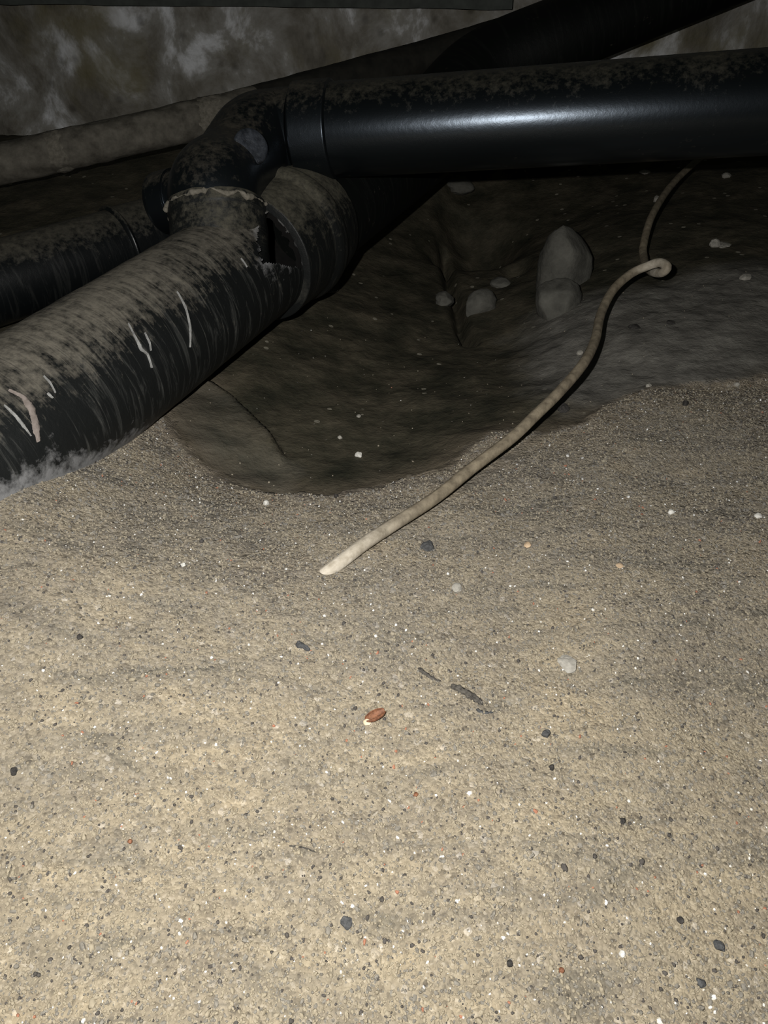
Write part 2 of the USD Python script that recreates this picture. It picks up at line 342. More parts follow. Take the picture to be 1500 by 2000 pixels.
def height(x, y, damp=None):
    x, y = np.asarray(x, float), np.asarray(y, float)
    P = np.stack([x, y, np.zeros_like(x)], -1)
    if damp is None:
        damp = signed(DAMP, x, y)
    d = damp + .030 * (fbm(P, 40, 4, 3) - .5)
    sand = 1 - sstep(d, -.004, .003)
    z = base_z(x, y)
    z = z + .0045 * sand
    z = z + sand * (.017 * (fbm(P, 7, 3, 1) - .5) + .0035 * (fbm(P, 34, 3, 2) - .5) + .0016 * (fbm(P, 150, 2, 5) - .5))
    z = z + (1 - sand) * (.012 * (fbm(P, 12, 4, 7) - .5) + .0022 * (fbm(P, 70, 3, 8) - .5))
    for px_, py_, rad, dep in ((940, 480, .060, .045), (868, 500, .022, .020), (1010, 520, .020, .02), (900, 425, .03, .015)):
        c_ = on_base(px_, py_)
        z = z - dep * np.exp(-(((x - c_[0]) / rad) ** 2 + ((y - c_[1]) / (rad * 1.3)) ** 2) ** 1.5)
    dv_ = shapely.distance(CREV, shapely.points(x, y))
    z = z - .022 * np.exp(-(dv_ / .008) ** 2)
    # the split edge of the crust beside the big pipe
    q = shapely.points(x, y)
    dist = shapely.distance(CRACK, q)
    t = shapely.line_locate_point(CRACK, q) / CRACK.length
    foot = shapely.get_coordinates(shapely.line_interpolate_point(CRACK, np.clip(t * CRACK.length, 0, CRACK.length)))
    foot2 = shapely.get_coordinates(shapely.line_interpolate_point(CRACK, np.clip(t * CRACK.length + .004, 0, CRACK.length)))
    foot0 = shapely.get_coordinates(shapely.line_interpolate_point(CRACK, np.clip(t * CRACK.length - .004, 0, CRACK.length)))
    tx, ty = (foot2 - foot0).T
    side = tx * (y.ravel() - foot[:, 1]) - ty * (x.ravel() - foot[:, 0])      # < 0: on the camera's side of the crack
    side = side.reshape(x.shape)
    w_ = sstep(-np.sign(side) * dist, -.0025, .0025)
    ends = sstep(t, -.01, .05) * (1 - sstep(t, .75, 1.0))
    z = z + (.009 * np.exp(-dist / .05) * w_ - .004 * np.exp(-dist / .012) * (1 - w_)) * ends * (dist < .2)
    return z

gx, gy = GX.ravel(), GY.ravel()
gd = signed(DAMP, gx, gy)
gz = height(gx, gy, gd)
gdust = sstep(signed(DUST, gx, gy) + .05 * (fbm(np.c_[gx, gy, 0 * gx], 25, 3, 9) - .5), -.03, .03) * .95
SLAB = shapely.Polygon([tuple(on_base(*p)[:2]) for p in [(370, 750), (420, 758), (490, 818), (545, 885), (600, 905), (560, 960), (460, 940), (350, 850), (330, 800)]])
gdust = np.maximum(gdust, .14 * sstep(signed(SLAB, gx, gy) + .02 * (fbm(np.c_[gx, gy, 0 * gx], 60, 3, 13) - .5), -.006, .006))
gsilt_falloff = sstep(gy + .10 * (fbm(np.c_[gx, gy, 0 * gx], 6, 3, 11) - .5), .12, .44)  # grows with distance: silty tone and flash falloff in the colour
nx_, ny_ = len(XS), len(YS)
idx = np.arange(nx_ * ny_).reshape(ny_, nx_)
quads = np.stack([idx[:-1, :-1], idx[:-1, 1:], idx[1:, 1:], idx[1:, :-1]], -1).reshape(-1, 4)
tag(obj("floor", (np.c_[gx, gy, gz], quads), M["ground"], smooth=True, prim={"damp": gd, "dust": gdust, "silt_falloff": gsilt_falloff}), kind="structure")
zspl = RectBivariateSpline(XS, YS, gz.reshape(ny_, nx_).T, kx=1, ky=1, s=0)

def gh(x, y):
    return zspl.ev(x, y)

def ground_at(px, py):
    d = ray(px, py)
    s = np.linspace(.25, 1.8, 3000)
    p = np.array([0, 0, H]) + d * s[:, None]
    below = p[:, 2] <= gh(p[:, 0], p[:, 1])
    k = int(np.argmax(below))
    return p[k], s[k]

# ------------------------------------------------------------------ wall and ledge behind
WY = 1.37
wx, wz = np.linspace(-1.3, 1.3, 260), np.linspace(-.15, .75, 90)
WX, WZ = np.meshgrid(wx, wz)
P = np.stack([WX, 0 * WX, WZ], -1)
WYY = WY - .03 * (fbm(P, 5, 4, 21) - .5) - .012 * (fbm(P, 22, 3, 22) - .5)
fi = np.arange(WX.size).reshape(WX.shape)
wq = np.stack([fi[:-1, :-1], fi[:-1, 1:], fi[1:, 1:], fi[1:, :-1]], -1).reshape(-1, 4)
front = np.c_[WX.ravel(), WYY.ravel(), WZ.ravel()]
back = trimesh.creation.box([2.6, .2, .9]); back.apply_translation([0, WY + .14, .30])
wall = trimesh.util.concatenate([trimesh.Trimesh(front, np.vstack([wq[:, [0, 1, 2]], wq[:, [0, 2, 3]]]), process=False), back])
tag(obj("wall_back", wall, M["wall"], smooth=35), kind="structure")
p0, p1 = at(-700, 3, 1.07), at(900, 17, 1.07)
zl0, zl1 = at_z(0, 5, .22)[2], .22
def beam(a, b, w, h):
    d = (b - a) / np.linalg.norm(b - a)
    m = trimesh.creation.box([np.linalg.norm(b - a), w, h])
    m = trimesh.Trimesh(*trimesh.remesh.subdivide_to_size(m.vertices, m.faces, .05))
    T = np.eye(4); T[:3, 0] = d; T[:3, 1] = np.cross([0, 0, 1], d); T[:3, 1] /= np.linalg.norm(T[:3, 1]); T[:3, 2] = np.cross(d, T[:3, 1]); T[:3, 3] = (a + b) / 2
    m.apply_transform(T); return m
def ledge_pt(px, py):
    d = ray(px, py); s = (WY - .052) / d[1]
    return np.array([0, 0, H]) + d * s
la, lb = ledge_pt(-500, 2), ledge_pt(1000, 19)
la[1] = lb[1] = WY + .01
la[2] += .05; lb[2] += .05
lm = beam(la, lb, .12, .10)
lm.vertices += .006 * (np.stack([fbm(lm.vertices, 30, 3, s) for s in (31, 32, 33)], -1) - .5)
tag(obj("trim_1", lm, M["ledge"], smooth=30), kind="structure")

# ------------------------------------------------------------------ pipes
def spline(points, step=.004):
    P = np.asarray(points, float)
    P = np.vstack([2 * P[0] - P[1], P, 2 * P[-1] - P[-2]])
    out = []
    for i in range(1, len(P) - 2):
        a, b, c, d = P[i - 1:i + 3]
        n = max(2, int(np.linalg.norm(c - b) / step))
        t = np.linspace(0, 1, n, endpoint=False)[:, None]
        out.append(.5 * (2 * b + (c - a) * t + (2 * a - 5 * b + 4 * c - d) * t**2 + (3 * b - a - 3 * c + d) * t**3))
    return np.vstack(out + [P[-2:-1]])

def frames(path, ref=(0, 0, 1.0)):
    t = np.gradient(path, axis=0); t /= np.linalg.norm(t, axis=1, keepdims=True)
    n = np.empty_like(t)
    v = np.asarray(ref, float) - np.dot(ref, t[0]) * t[0]
    n[0] = v / np.linalg.norm(v)
    for i in range(1, len(t)):
        v = n[i - 1] - np.dot(n[i - 1], t[i]) * t[i]
        n[i] = v / np.linalg.norm(v)
    return t, n, np.cross(t, n)

def tube(path, radius, segs=64, caps=True, bump=None):
    """Closed round tube with metric uv (u around, v along)."""
    path = np.asarray(path, float)
    r = np.broadcast_to(np.asarray(radius, float), len(path))
    t, n, b = frames(path)
    s = np.r_[0, np.cumsum(np.linalg.norm(np.diff(path, axis=0), axis=1))]
    th = np.linspace(0, 2 * np.pi, segs + 1)
    ring = np.cos(th)[None, :, None] * n[:, None] + np.sin(th)[None, :, None] * b[:, None]
    R = np.repeat(r[:, None], segs + 1, 1)
    if bump is not None:
        R = R + bump(s[:, None] + 0 * R, th[None] + 0 * R)
        R[:, -1] = R[:, 0]
    v = path[:, None] + ring * R[..., None]
    u = np.stack([np.repeat((th * r.mean())[None], len(path), 0), np.repeat(s[:, None], segs + 1, 1)], -1)
    V, U = v.reshape(-1, 3), u.reshape(-1, 2)
    k = np.arange(len(V)).reshape(len(path), segs + 1)
    q = np.stack([k[:-1, :-1], k[:-1, 1:], k[1:, 1:], k[1:, :-1]], -1).reshape(-1, 4)
    f = np.vstack([q[:, [0, 1, 2]], q[:, [0, 2, 3]]])
    if caps:
        m = len(V)
        V = np.vstack([V, v[0], path[:1], v[-1], path[-1:]])
        U = np.vstack([U, u[0], u[0, :1], u[-1], u[-1, :1]])
        i = np.arange(segs)
        f = np.vstack([f, np.c_[m + i + 1, m + i, np.full(segs, m + segs + 1)], np.c_[m + segs + 2 + i, m + segs + 3 + i, np.full(segs, m + 2 * segs + 3)]])
    N = np.zeros_like(V)
    fn = np.cross(V[f[:, 1]] - V[f[:, 0]], V[f[:, 2]] - V[f[:, 0]])
    for c in range(3):
        np.add.at(N, f[:, c], fn)
    if len(path) > 1:   # weld the seam's normals
        a, z_ = k[:, 0], k[:, -1]
        N[a] = N[z_] = N[a] + N[z_]
    N /= np.maximum(np.linalg.norm(N, axis=1, keepdims=True), 1e-12)
    return V, f, N, U

def put_tube(name, parent, material, path, radius, segs=64, bump=None, prim=None, label=None, caps=True):
    V, f, N, U = tube(path, radius, segs, caps, bump)
    off = np.array(UsdGeom.Xformable(parent).ComputeLocalToWorldTransform(0).ExtractTranslation())
    m = usdkit.mesh(stage, path_of(name, parent), (V - off, f), material, False, U)
    m.CreateNormalsAttr(Vt.Vec3fArray.FromNumpy(N.astype(np.float32))); m.SetNormalsInterpolation("vertex")
    for k, a in (prim(V) if prim else {}).items():
        UsdGeom.PrimvarsAPI(m).CreatePrimvar(k, Sdf.ValueTypeNames.FloatArray, "vertex").Set(Vt.FloatArray.FromNumpy(np.asarray(a, np.float32)))
    if label:
        tag(m.GetPrim(), label)
    return m.GetPrim()

def seg(a, b, step=.004):
    n = max(2, int(np.linalg.norm(b - a) / step) + 1)
    return a + (b - a) * np.linspace(0, 1, n)[:, None]

def wobble(amp, fs=30, ft=3, seed=0):
    return lambda s, t: amp * (meshkit.fbm(np.stack([s * fs, np.cos(t) * ft + 9, np.sin(t) * ft + 9], -1), 3, seed) - .5)

# --- the big broken drain pipe
RA = .057
main = thing("drain_pipe", "thick dirt-streaked black drain pipe with a broken hole, half buried in sand at left", "pipe", A1 + [0, 0, -RA])
def a_param(px, py, r=RA):
    """Where the sight line meets the big pipe's skin: distance along the axis from A1, angle (0 = top, growing towards the camera's side)."""
    d = ray(px, py); d = d / np.linalg.norm(d); o = np.array([0, 0, H]) - A1
    dp, op = d - d @ ADIR * ADIR, o - o @ ADIR * ADIR
    a, b, c = dp @ dp, 2 * dp @ op, op @ op - r * r
    disc = max(b * b - 4 * a * c, 0)
    s = (-b - math.sqrt(disc)) / (2 * a)
    p = o + s * d
    t = p @ ADIR; q = p - t * ADIR
    up = np.array([0, 0, 1.0]) - ADIR[2] * ADIR; up /= np.linalg.norm(up)
    side = np.cross(ADIR, up)
    return t, math.atan2(q @ side, q @ up)
UPA = np.array([0, 0, 1.0]) - ADIR[2] * ADIR; UPA /= np.linalg.norm(UPA)
SIDEA = np.cross(ADIR, UPA)
def a_skin(t, th, r=RA):
    t, th = np.asarray(t, float), np.asarray(th, float)
    return A1 + t[..., None] * ADIR + r * (np.cos(th)[..., None] * UPA + np.sin(th)[..., None] * SIDEA)
hub0 = a_param(575, 470)[0]
T0, T1 = -.42, hub0 + .116
hole = [a_param(*p) for p in [(503, 462), (512, 418), (540, 415), (570, 432), (590, 490), (588, 520), (560, 514), (528, 508), (514, 512), (508, 490)]]
HOLE = shapely.Polygon([(t, th * RA) for t, th in hole]).buffer(.001).intersection(shapely.box(-9, -9, hub0 - .0015, 9))
ts = np.r_[np.arange(T0, hub0 - .14, .004), np.arange(hub0 - .14, T1, .0012)]
ths = np.linspace(-np.pi, np.pi, 241)
TT, TH = np.meshgrid(ts, ths, indexing="ij")
PP = np.stack([TT * 1.0, np.cos(TH) * RA, np.sin(TH) * RA], -1)
jag = .011 * (fbm(PP, 160, 3, 41) - .5)
inside = shapely.contains_xy(HOLE.buffer(.0), TT + jag, TH * RA + jag)
rough_r = .0012 * (fbm(PP, 60, 4, 42) - .5); rough_r[:, -1] = rough_r[:, 0]
outer = a_skin(TT, TH, 0.0) + (RA + rough_r)[..., None] * (np.cos(TH)[..., None] * UPA + np.sin(TH)[..., None] * SIDEA)
inner = a_skin(TT, TH, RA - .0065)
k = np.arange(TT.size).reshape(TT.shape)
keep = ~(inside[:-1, :-1] | inside[1:, :-1] | inside[1:, 1:] | inside[:-1, 1:])
q = np.stack([k[:-1, :-1], k[:-1, 1:], k[1:, 1:], k[1:, :-1]], -1)[keep]
tri = np.vstack([q[:, [0, 1, 2]], q[:, [0, 2, 3]]])
# orientation outwards
c0 = outer.reshape(-1, 3)
if np.einsum("ij,ij->i", np.cross(c0[tri[:, 1]] - c0[tri[:, 0]], c0[tri[:, 2]] - c0[tri[:, 0]]), c0[tri[:, 0]] - (A1 + ((c0[tri[:, 0]] - A1) @ ADIR)[:, None] * ADIR)).mean() < 0:
    tri = tri[:, ::-1]
nrm = (np.cos(TH)[..., None] * UPA + np.sin(TH)[..., None] * SIDEA).reshape(-1, 3)
uvA = np.stack([TH * RA, TT], -1).reshape(-1, 2)
crust = np.exp(-np.clip(c0[:, 2] - gh(c0[:, 0] + .91 * .015, c0[:, 1] - .4 * .015), 0, 1) / .019) * (TT.ravel() < .22)
hd = shapely.distance(HOLE, shapely.points(TT.ravel(), TH.ravel() * RA))
crust = np.maximum(crust, .62 * np.exp(-hd / .012) * (TH.ravel() > .3))
off = np.array(A1 + [0, 0, -RA])
mm = usdkit.mesh(stage, path_of("pipe", main), (c0 - off, tri), M["main"], False, uvA)
nn = np.zeros_like(c0); fn = np.cross(c0[tri[:, 1]] - c0[tri[:, 0]], c0[tri[:, 2]] - c0[tri[:, 0]])
for c in range(3):
    np.add.at(nn, tri[:, c], fn)
nn[k[:, 0]] = nn[k[:, -1]] = nn[k[:, 0]] + nn[k[:, -1]]
nn = np.where(np.linalg.norm(nn, axis=1, keepdims=True) > 0, nn, nrm); nn /= np.linalg.norm(nn, axis=1, keepdims=True)
mm.CreateNormalsAttr(Vt.Vec3fArray.FromNumpy(nn.astype(np.float32))); mm.SetNormalsInterpolation("vertex")
UsdGeom.PrimvarsAPI(mm).CreatePrimvar("crust", Sdf.ValueTypeNames.FloatArray, "vertex").Set(Vt.FloatArray.FromNumpy(crust.astype(np.float32)))
# the broken edge and the bore
e = np.sort(np.vstack([tri[:, [0, 1]], tri[:, [1, 2]], tri[:, [2, 0]]]), 1)
ue, cnt = np.unique(e, axis=0, return_counts=True)
be = ue[cnt == 1]
be = be[(np.abs(TH.ravel()[be]).max(1) < np.pi - .05)]
ci = inner.reshape(-1, 3)
nv = len(c0)
edge_f = np.vstack([np.c_[be[:, 0], be[:, 1], be[:, 1] + nv], np.c_[be[:, 0], be[:, 1] + nv, be[:, 0] + nv]])
em = trimesh.Trimesh(np.vstack([c0, ci]), edge_f, process=False); em.remove_unreferenced_vertices()
em = max(em.split(only_watertight=False), key=lambda q: len(q.faces))
tag(obj("broken_edge", em, M["hub"], main), "jagged broken edge round the hole")
bm = trimesh.Trimesh(ci, tri[:, ::-1], process=False); bm.remove_unreferenced_vertices()
obj("pipe_bore", bm, M["inside"], main, smooth=True)

# the bell of the next length, with two beads
HB = [A1 + ADIR * (hub0 + x) for x in (.0, .004, .03, .055, .062, .066, .074, .078, .082, .100, .118, .122)]
HR = [.0566, .0640, .0650, .0655, .0690, .0700, .0700, .0690, .0665, .0650, .0620, .0590]
fine = np.linspace(0, 1, 121)
HBf = A1 + ADIR * (hub0 + fine * .122)[:, None]
HRf = np.interp(fine * .122, [.0, .0012, .03, .055, .062, .066, .074, .078, .082, .100, .118, .122], HR)
V, f, N, U = tube(HBf, HRf, 96, False)
th_v = np.arctan2((V - A1) @ SIDEA, (V - A1) @ UPA)
put_tube("bell", main, M["hub"], HBf, HRf, 96, wobble(.0012, 40, 3, 5), caps=False, label="dusty bell of the next pipe length with a raised bead")
# the far lengths: on under the thin pipe, up through a bend and away along the wall
A4, A5, A6, A7 = at(822, 278, .985), at(930, 150, 1.03), at(1100, 74, 1.02), at(1460, -72, 1.0)
A8 = A7 + (A7 - A6) * .8
put_tube("pipe", main, M["main_far"], seg(A1 + ADIR * (hub0 + .118), A4), RA * .985, 64)
put_tube("bend", main, M["main_far"], spline([A4 - (A4 - A3) * .12, A4, A5, A6], .006), .0535, 64)
put_tube("pipe", main, M["main_far"], seg(A6 - (A7 - A6) * .05, A8), .0445, 64)
d67 = (A7 - A6) / np.linalg.norm(A7 - A6)
put_tube("coupling", main, M["main_far"], seg(A6 - d67 * .03, A6 + d67 * .035, .002), .0495, 64)

# dried paint runs on the big pipe
def drip(pixels, widths, material, label=None):
    tp = np.array([a_param(*p) for p in pixels])
    n = 40
    s = np.linspace(0, len(tp) - 1, n)
    t = np.interp(s, range(len(tp)), tp[:, 0]); th = np.interp(s, range(len(tp)), tp[:, 1])
    w = (.45 + .75 * fbm(np.c_[s, 0 * s, 0 * s + widths[1] * 900], 2.2, 3, 52)) * np.interp(s, np.linspace(0, len(tp) - 1, len(widths)), widths)
    rows = []
    for o, h in ((-1, -.0002), (-.6, .0011), (0, .0016), (.6, .0011), (1, -.0002)):
        jitter = .25 * w * (fbm(np.c_[t, th, np.full(n, o)], 300, 2, 51) - .5)
        rows.append(a_skin(t + o * w / 2 + jitter, th + 0 * o, RA + h))
    v = np.stack(rows, 1)
    kk = np.arange(n * 5).reshape(n, 5)
    qq = np.stack([kk[:-1, :-1], kk[:-1, 1:], kk[1:, 1:], kk[1:, :-1]], -1).reshape(-1, 4)
    o = obj("paint_drip", (v.reshape(-1, 3), qq), material, main, smooth=True)
    if label:
        tag(o, label)
drip([(18, 762), (45, 775), (62, 800), (70, 835), (75, 862)], [.002, .005, .0075, .007, .004], M["drip"], "pinkish dried paint run near the left edge")
drip([(8, 792), (30, 812), (48, 835), (60, 852)], [.001, .003, .0028, .001], M["drip_white"])
drip([(250, 632), (262, 655), (276, 682), (288, 692), (296, 718)], [.0008, .0018, .0040, .0020, .0014], M["drip_white"], "white paint trickle at the middle of the pipe")
drip([(282, 650), (292, 670), (294, 685)], [.0008, .0020, .0008], M["drip_white"])
drip([(345, 570), (362, 600), (371, 640), (370, 678)], [.0008, .0025, .0038, .0008], M["drip_white"])
drip([(85, 735), (98, 748), (108, 768)], [.0008, .0022, .0008], M["drip_white"])
drip([(93, 768), (103, 778)], [.003, .001], M["drip_white"])
drip([(470, 505), (482, 522)], [.0012, .0016], M["drip_white"])

# --- the thin shiny branch pipe with its elbow
RB = .0445
B0, B1 = at(648, 256, .7425), at(1500, 201, .6635)
BD = (B0 - B1) / np.linalg.norm(B0 - B1)
branch = thing("branch_pipe", "shiny thin black branch pipe crossing above the thick drain pipe, with elbow", "pipe", B1 + [0, 0, -RB])
put_tube("pipe", branch, M["branch"], seg(B1 - BD * .45, B0), RB, 72)
C0 = B0 + BD * -.004; C1 = B0 + BD * .036
cs = seg(C0, C1, .001)
cr = np.full(len(cs), RB + .0035); cr[0] = cr[-1] = RB; cr[1] = cr[-2] = RB + .0028
put_tube("coupling", branch, M["elbow"], cs, cr, 72)
E0 = C1
bend = at(488, 280, .742)
tleg = a_param(425, 480)[0]
goal = A1 + ADIR * (tleg + .035)
S0 = at(424, 402, .674)
dl = goal - S0; dl /= np.linalg.norm(dl)
pth = spline([E0, E0 + BD * .022, bend + [.006, 0, .002], at(459, 335, .716), S0 - dl * .014, S0 + dl * .02], .003)
put_tube("elbow", branch, M["elbow"], pth, RB - .0015, 72, wobble(.0012, 40, 3, 6))
ss = seg(S0 - dl * .002, S0 + dl * .062, .0012)
x = np.linalg.norm(ss - ss[0], axis=1)
sr = np.interp(x, [0, .0012, .003, .012, .014, .081], [RB - .001, RB + .001, RB + .002, RB + .002, RB + .0012, RB + .0012])
put_tube("socket", branch, M["hub"], ss, sr, 72, wobble(.0022, 70, 3, 8), label="dust-rimmed socket set on the thick pipe")
# ring of dried mortar round the socket's mouth
tt, n_, b_ = frames(ss)
rv = []
for a in np.linspace(0, 2 * np.pi, 181):
    rv.append(ss[3] + (sr[6] + .0008) * (np.cos(a) * n_[3] + np.sin(a) * b_[3]) + dl * (.010 * (fbm(np.array([[math.cos(a), math.sin(a), 3.0]]), 4, 3, 61)[0] - .5) + .003))
rv = np.array(rv)
wr = .0002 + .0085 * np.clip(fbm(np.c_[np.cos(np.linspace(0, 2 * np.pi, 181)), np.sin(np.linspace(0, 2 * np.pi, 181)), np.zeros(181)], 9, 4, 62) - .42, 0, 1)
wr[-1] = wr[0]
put_tube("dust_rim", branch, M["rim_dust"], rv, wr, 10, label="crumbled pale rim round the socket")
# inspection boss on the bend, tilted to the flash; grey-blue highlight in its colour
dv = ray(490, 286); sv = np.linspace(.5, .8, 1200)
pv = np.array([0, 0, H]) + dv * sv[:, None]
kd = cKDTree(pth)
hit = int(np.argmax(kd.query(pv)[0] < RB + .001))
bpos = pv[hit]; dirb = bpos - pth[kd.query(bpos)[1]]; dirb /= np.linalg.norm(dirb)
dc = np.array([OFF[0] / 2, 0, H]) - bpos; dirb = .4 * dirb + .6 * dc / np.linalg.norm(dc); dirb /= np.linalg.norm(dirb)
prof = [(-.010, .0165), (-.001, .0165), (.0012, .0160), (.0020, .0146), (.0021, .0130)]
put_tube("boss", branch, M["boss"], np.array([bpos + dirb * a for a, _ in prof]), np.array([q_ for _, q_ in prof]), 48)

# closed stub on the bend's back, over the pipe behind
k0, k1 = at(415, 376, .705), at(312, 399, .730)
kd_ = (k1 - k0) / np.linalg.norm(k1 - k0)
kl = np.linalg.norm(k1 - k0)
kx = np.array([0, .3 * kl, .62 * kl, .625 * kl, kl - .006, kl - .003, kl - .001, kl])
kr = np.array([.0275, .0275, .0275, .0300, .0300, .0292, .0275, .0250])
kf = np.sort(np.unique(np.r_[kx, np.linspace(0, kl, 60)]))
put_tube("stub", branch, M["elbow"], k0 + kd_ * kf[:, None], np.interp(kf, kx, kr), 64)

# --- the second pipe behind, on the left
RE = .0375
E2, E3 = at(100, 522, .715), at(340, 450, .793)
ED = (E3 - E2) / np.linalg.norm(E3 - E2)
side = thing("side_pipe", "dusty black pipe lying behind the thick drain pipe at the left edge", "pipe", E2 + [0, 0, -RB])
put_tube("pipe", side, M["side"], spline([E2 - ED * .45, E2 - ED * .2, E2, E2 + ED * .06, at(240, 480, .759)], .005), RE, 64)
c = at(240, 480, .759)
put_tube("collar", side, M["side"], seg(c - ED * .004, c + ED * .07, .003), RE + .0015, 64)
put_tube("ring", side, M["side"], seg(c - ED * .0075, c - ED * .0005, .0005), RE + .0008 + .0032 * np.sin(np.linspace(0, np.pi, len(seg(c - ED * .0075, c - ED * .0005, .0005)))), 64)
h0 = at(343, 447, .793)
put_tube("bend", side, M["side"], spline([h0 - ED * .01, h0 + ED * .03, h0 + ED * .075, at(470, 375, .93), at(590, 320, .97)], .005), RE - .001, 64)

# --- pipe along the foot of the wall
CW = [at(-420, 400, .90), at(0, 320, .92), at(210, 274, .935), at(420, 226, .96), at(500, 205, .98), at(640, 166, 1.03), at(860, 105, 1.10), at(1000, 62, 1.115)]
RW = .0238
wp = thing("wall_pipe", "thin grimy grey pipe running along the foot of the back wall", "pipe", CW[1] + [0, 0, -RW])
cw = spline(CW, .004)
jc = int(np.argmin(np.linalg.norm(cw - CW[4], axis=1)))
put_tube("pipe", wp, M["wallpipe"], cw[:jc + 1], RW, 48, wobble(.004, 35, 2, 9))
tag(put_tube("pipe", wp, M["wallpipe_dark"], cw[jc:], RW * .99, 48, wobble(.003, 35, 2, 9)), "dark length of the wall pipe")
for (px, py), w in (((118, 297), .016), ((412, 228), .024)):
    j = int(np.argmin([np.hypot(*(np.array([750 + F * p[0] / (p[1] * CP - (p[2] - H) * SP), 1000 - F * ((p[2] - H) * CP + p[1] * SP) / (p[1] * CP - (p[2] - H) * SP)]) - (px, py))) for p in cw]))
    k2 = max(2, int(w / .004))
    tag(put_tube("mortar_patch", wp, M["rim_dust"], cw[j - k2:j + k2 + 1], np.interp(np.arange(2 * k2 + 1), [0, k2 // 2, 2 * k2 - k2 // 2, 2 * k2], [RW - .002, RW + .0008, RW + .0008, RW - .002]), 48, wobble(.006, 90, 4, 10)), "pale crusty patch")

# ------------------------------------------------------------------ the cable
RC = .0046
CAB = [(622, 1130, -.007), (640, 1116, -.001), (670, 1094, .0035), (710, 1063, .006), (760, 1030, .007), (850, 972, .010), (925, 912, .015), (1000, 855, .021), (1045, 812, .027), (1092, 766, .034), (1138, 712, .040), (1162, 665, .042), (1174, 612, .042), (1198, 566, .042), (1232, 535, .046), (1264, 520, .052), (1288, 513, .057), (1303, 521, .056), (1294, 532, .048), (1275, 531, .038), (1262, 519, .032), (1257, 500, .030), (1257, 478, .034), (1272, 425, .040), (1305, 370, .044), (1345, 328, .050), (1400, 283, .062), (1450, 245, .080)]
cp = []
for px, py, lift in CAB:
    d = ray(px, py); s = np.linspace(.25, 1.8, 3000)
    p = np.array([0, 0, H]) + d * s[:, None]
    cp.append(p[int(np.argmax(p[:, 2] <= gh(p[:, 0], p[:, 1]) + lift))])
cp = np.array(cp)
cs = spline(cp, .0022)
ct = tube(cs, RC, 20, True, wobble(.0003, 70, 2, 12))
loop_at = at(1295, 522, np.dot(cp[15] - [0, 0, H], [0, CP, -SP]))
clean = np.maximum(np.exp(-np.linalg.norm(ct[0] - loop_at, axis=1) ** 2 / .020 ** 2), .55 * np.exp(-np.linalg.norm(ct[0] - cp[1], axis=1) ** 2 / .05 ** 2))
cable = obj("cable", ct[:2], M["cable"], smooth=True, loc=cp[0], prim={"clean": clean})
tag(cable, "dirty cream cable lying across the sand, its loop standing up at right", "cable")

# ------------------------------------------------------------------ stones and litter
rng = np.random.default_rng(7)
def rock(size, seed, sub=3, rough=.35):
    m = trimesh.creation.icosphere(sub, 1.0)
    v = m.vertices
    r = 1 + rough * (fbm(v, 1.3, 3, seed) - .5) * 2 + .12 * (fbm(v, 4.0, 2, seed + 5) - .5)
    # a few flattened sides, as broken stone has
    g = np.random.default_rng(seed)
    v = v * r[:, None]
    for _ in range(6):
        d = g.normal(size=3); d /= np.linalg.norm(d); c = g.uniform(.62, .9)
        h = v @ d
        v = v - np.maximum(h - c, 0)[:, None] * d * .85
    m.vertices = v * np.asarray(size)
    return m

def put_rock(name, px, py, wpx, hpx, material, label, cat, seed, sink=.35, depth=1.0, group=None, smooth=40, rot=None, roughness=.35):
    g, zc = ground_at(px, py)
    w, h = wpx * zc / F, hpx * zc / F
    m = rock((w / 2, w / 2 * depth, h / 2), seed, 3 if wpx > 25 else 2, roughness)
    a = rng.uniform(0, 6.28) if rot is None else rot
    if depth == 1.0 or rot is not None:
        m.apply_transform(trimesh.transformations.rotation_matrix(a, [0, 0, 1]))
    b = m.bounds
    p = np.array([g[0], g[1], float(gh(g[0], g[1]))])
    m.apply_translation(p + [0, 0, -b[0][2] - (b[1][2] - b[0][2]) * sink])
    return tag(obj(name, m, material, smooth=smooth, loc=p), label, cat, group)

# lumps in the hollow
put_rock("stone", 1095, 560, 105, 190, M["grey_stone"], "tall grey stone standing at the back of the hollow", "stone", 3, .3, .8, rot=.1, smooth=True, roughness=.12)
put_rock("stone", 1082, 606, 100, 95, M["grey_stone"], "rounded grey lump in front of the tall grey stone", "stone", 4, .3, .8, rot=.3, smooth=True, roughness=.14)
put_rock("stone", 938, 604, 72, 66, M["grey_stone"], "small grey stone lying in the deepest dark part of the hollow", "stone", 5, .4, .8, rot=.4, smooth=True, roughness=.22)
put_rock("stone", 868, 592, 38, 34, M["grey_stone"], "pale pebble left of the deepest dark part of the hollow", "stone", 6, .3)
put_rock("stone", 980, 555, 46, 22, M["grey_stone"], "flat sliver of stone behind the small grey stone in the hollow", "stone", 8, .4)
put_rock("stone", 895, 365, 62, 30, M["grey_stone"], "half-buried grey stone just below the branch pipe", "stone", 9, .4)
put_rock("stone", 640, 566, 46, 16, M["tan_bit"] if False else M["grey_stone"], "flat pale stone chip at the foot of the bell", "stone", 10, .4)

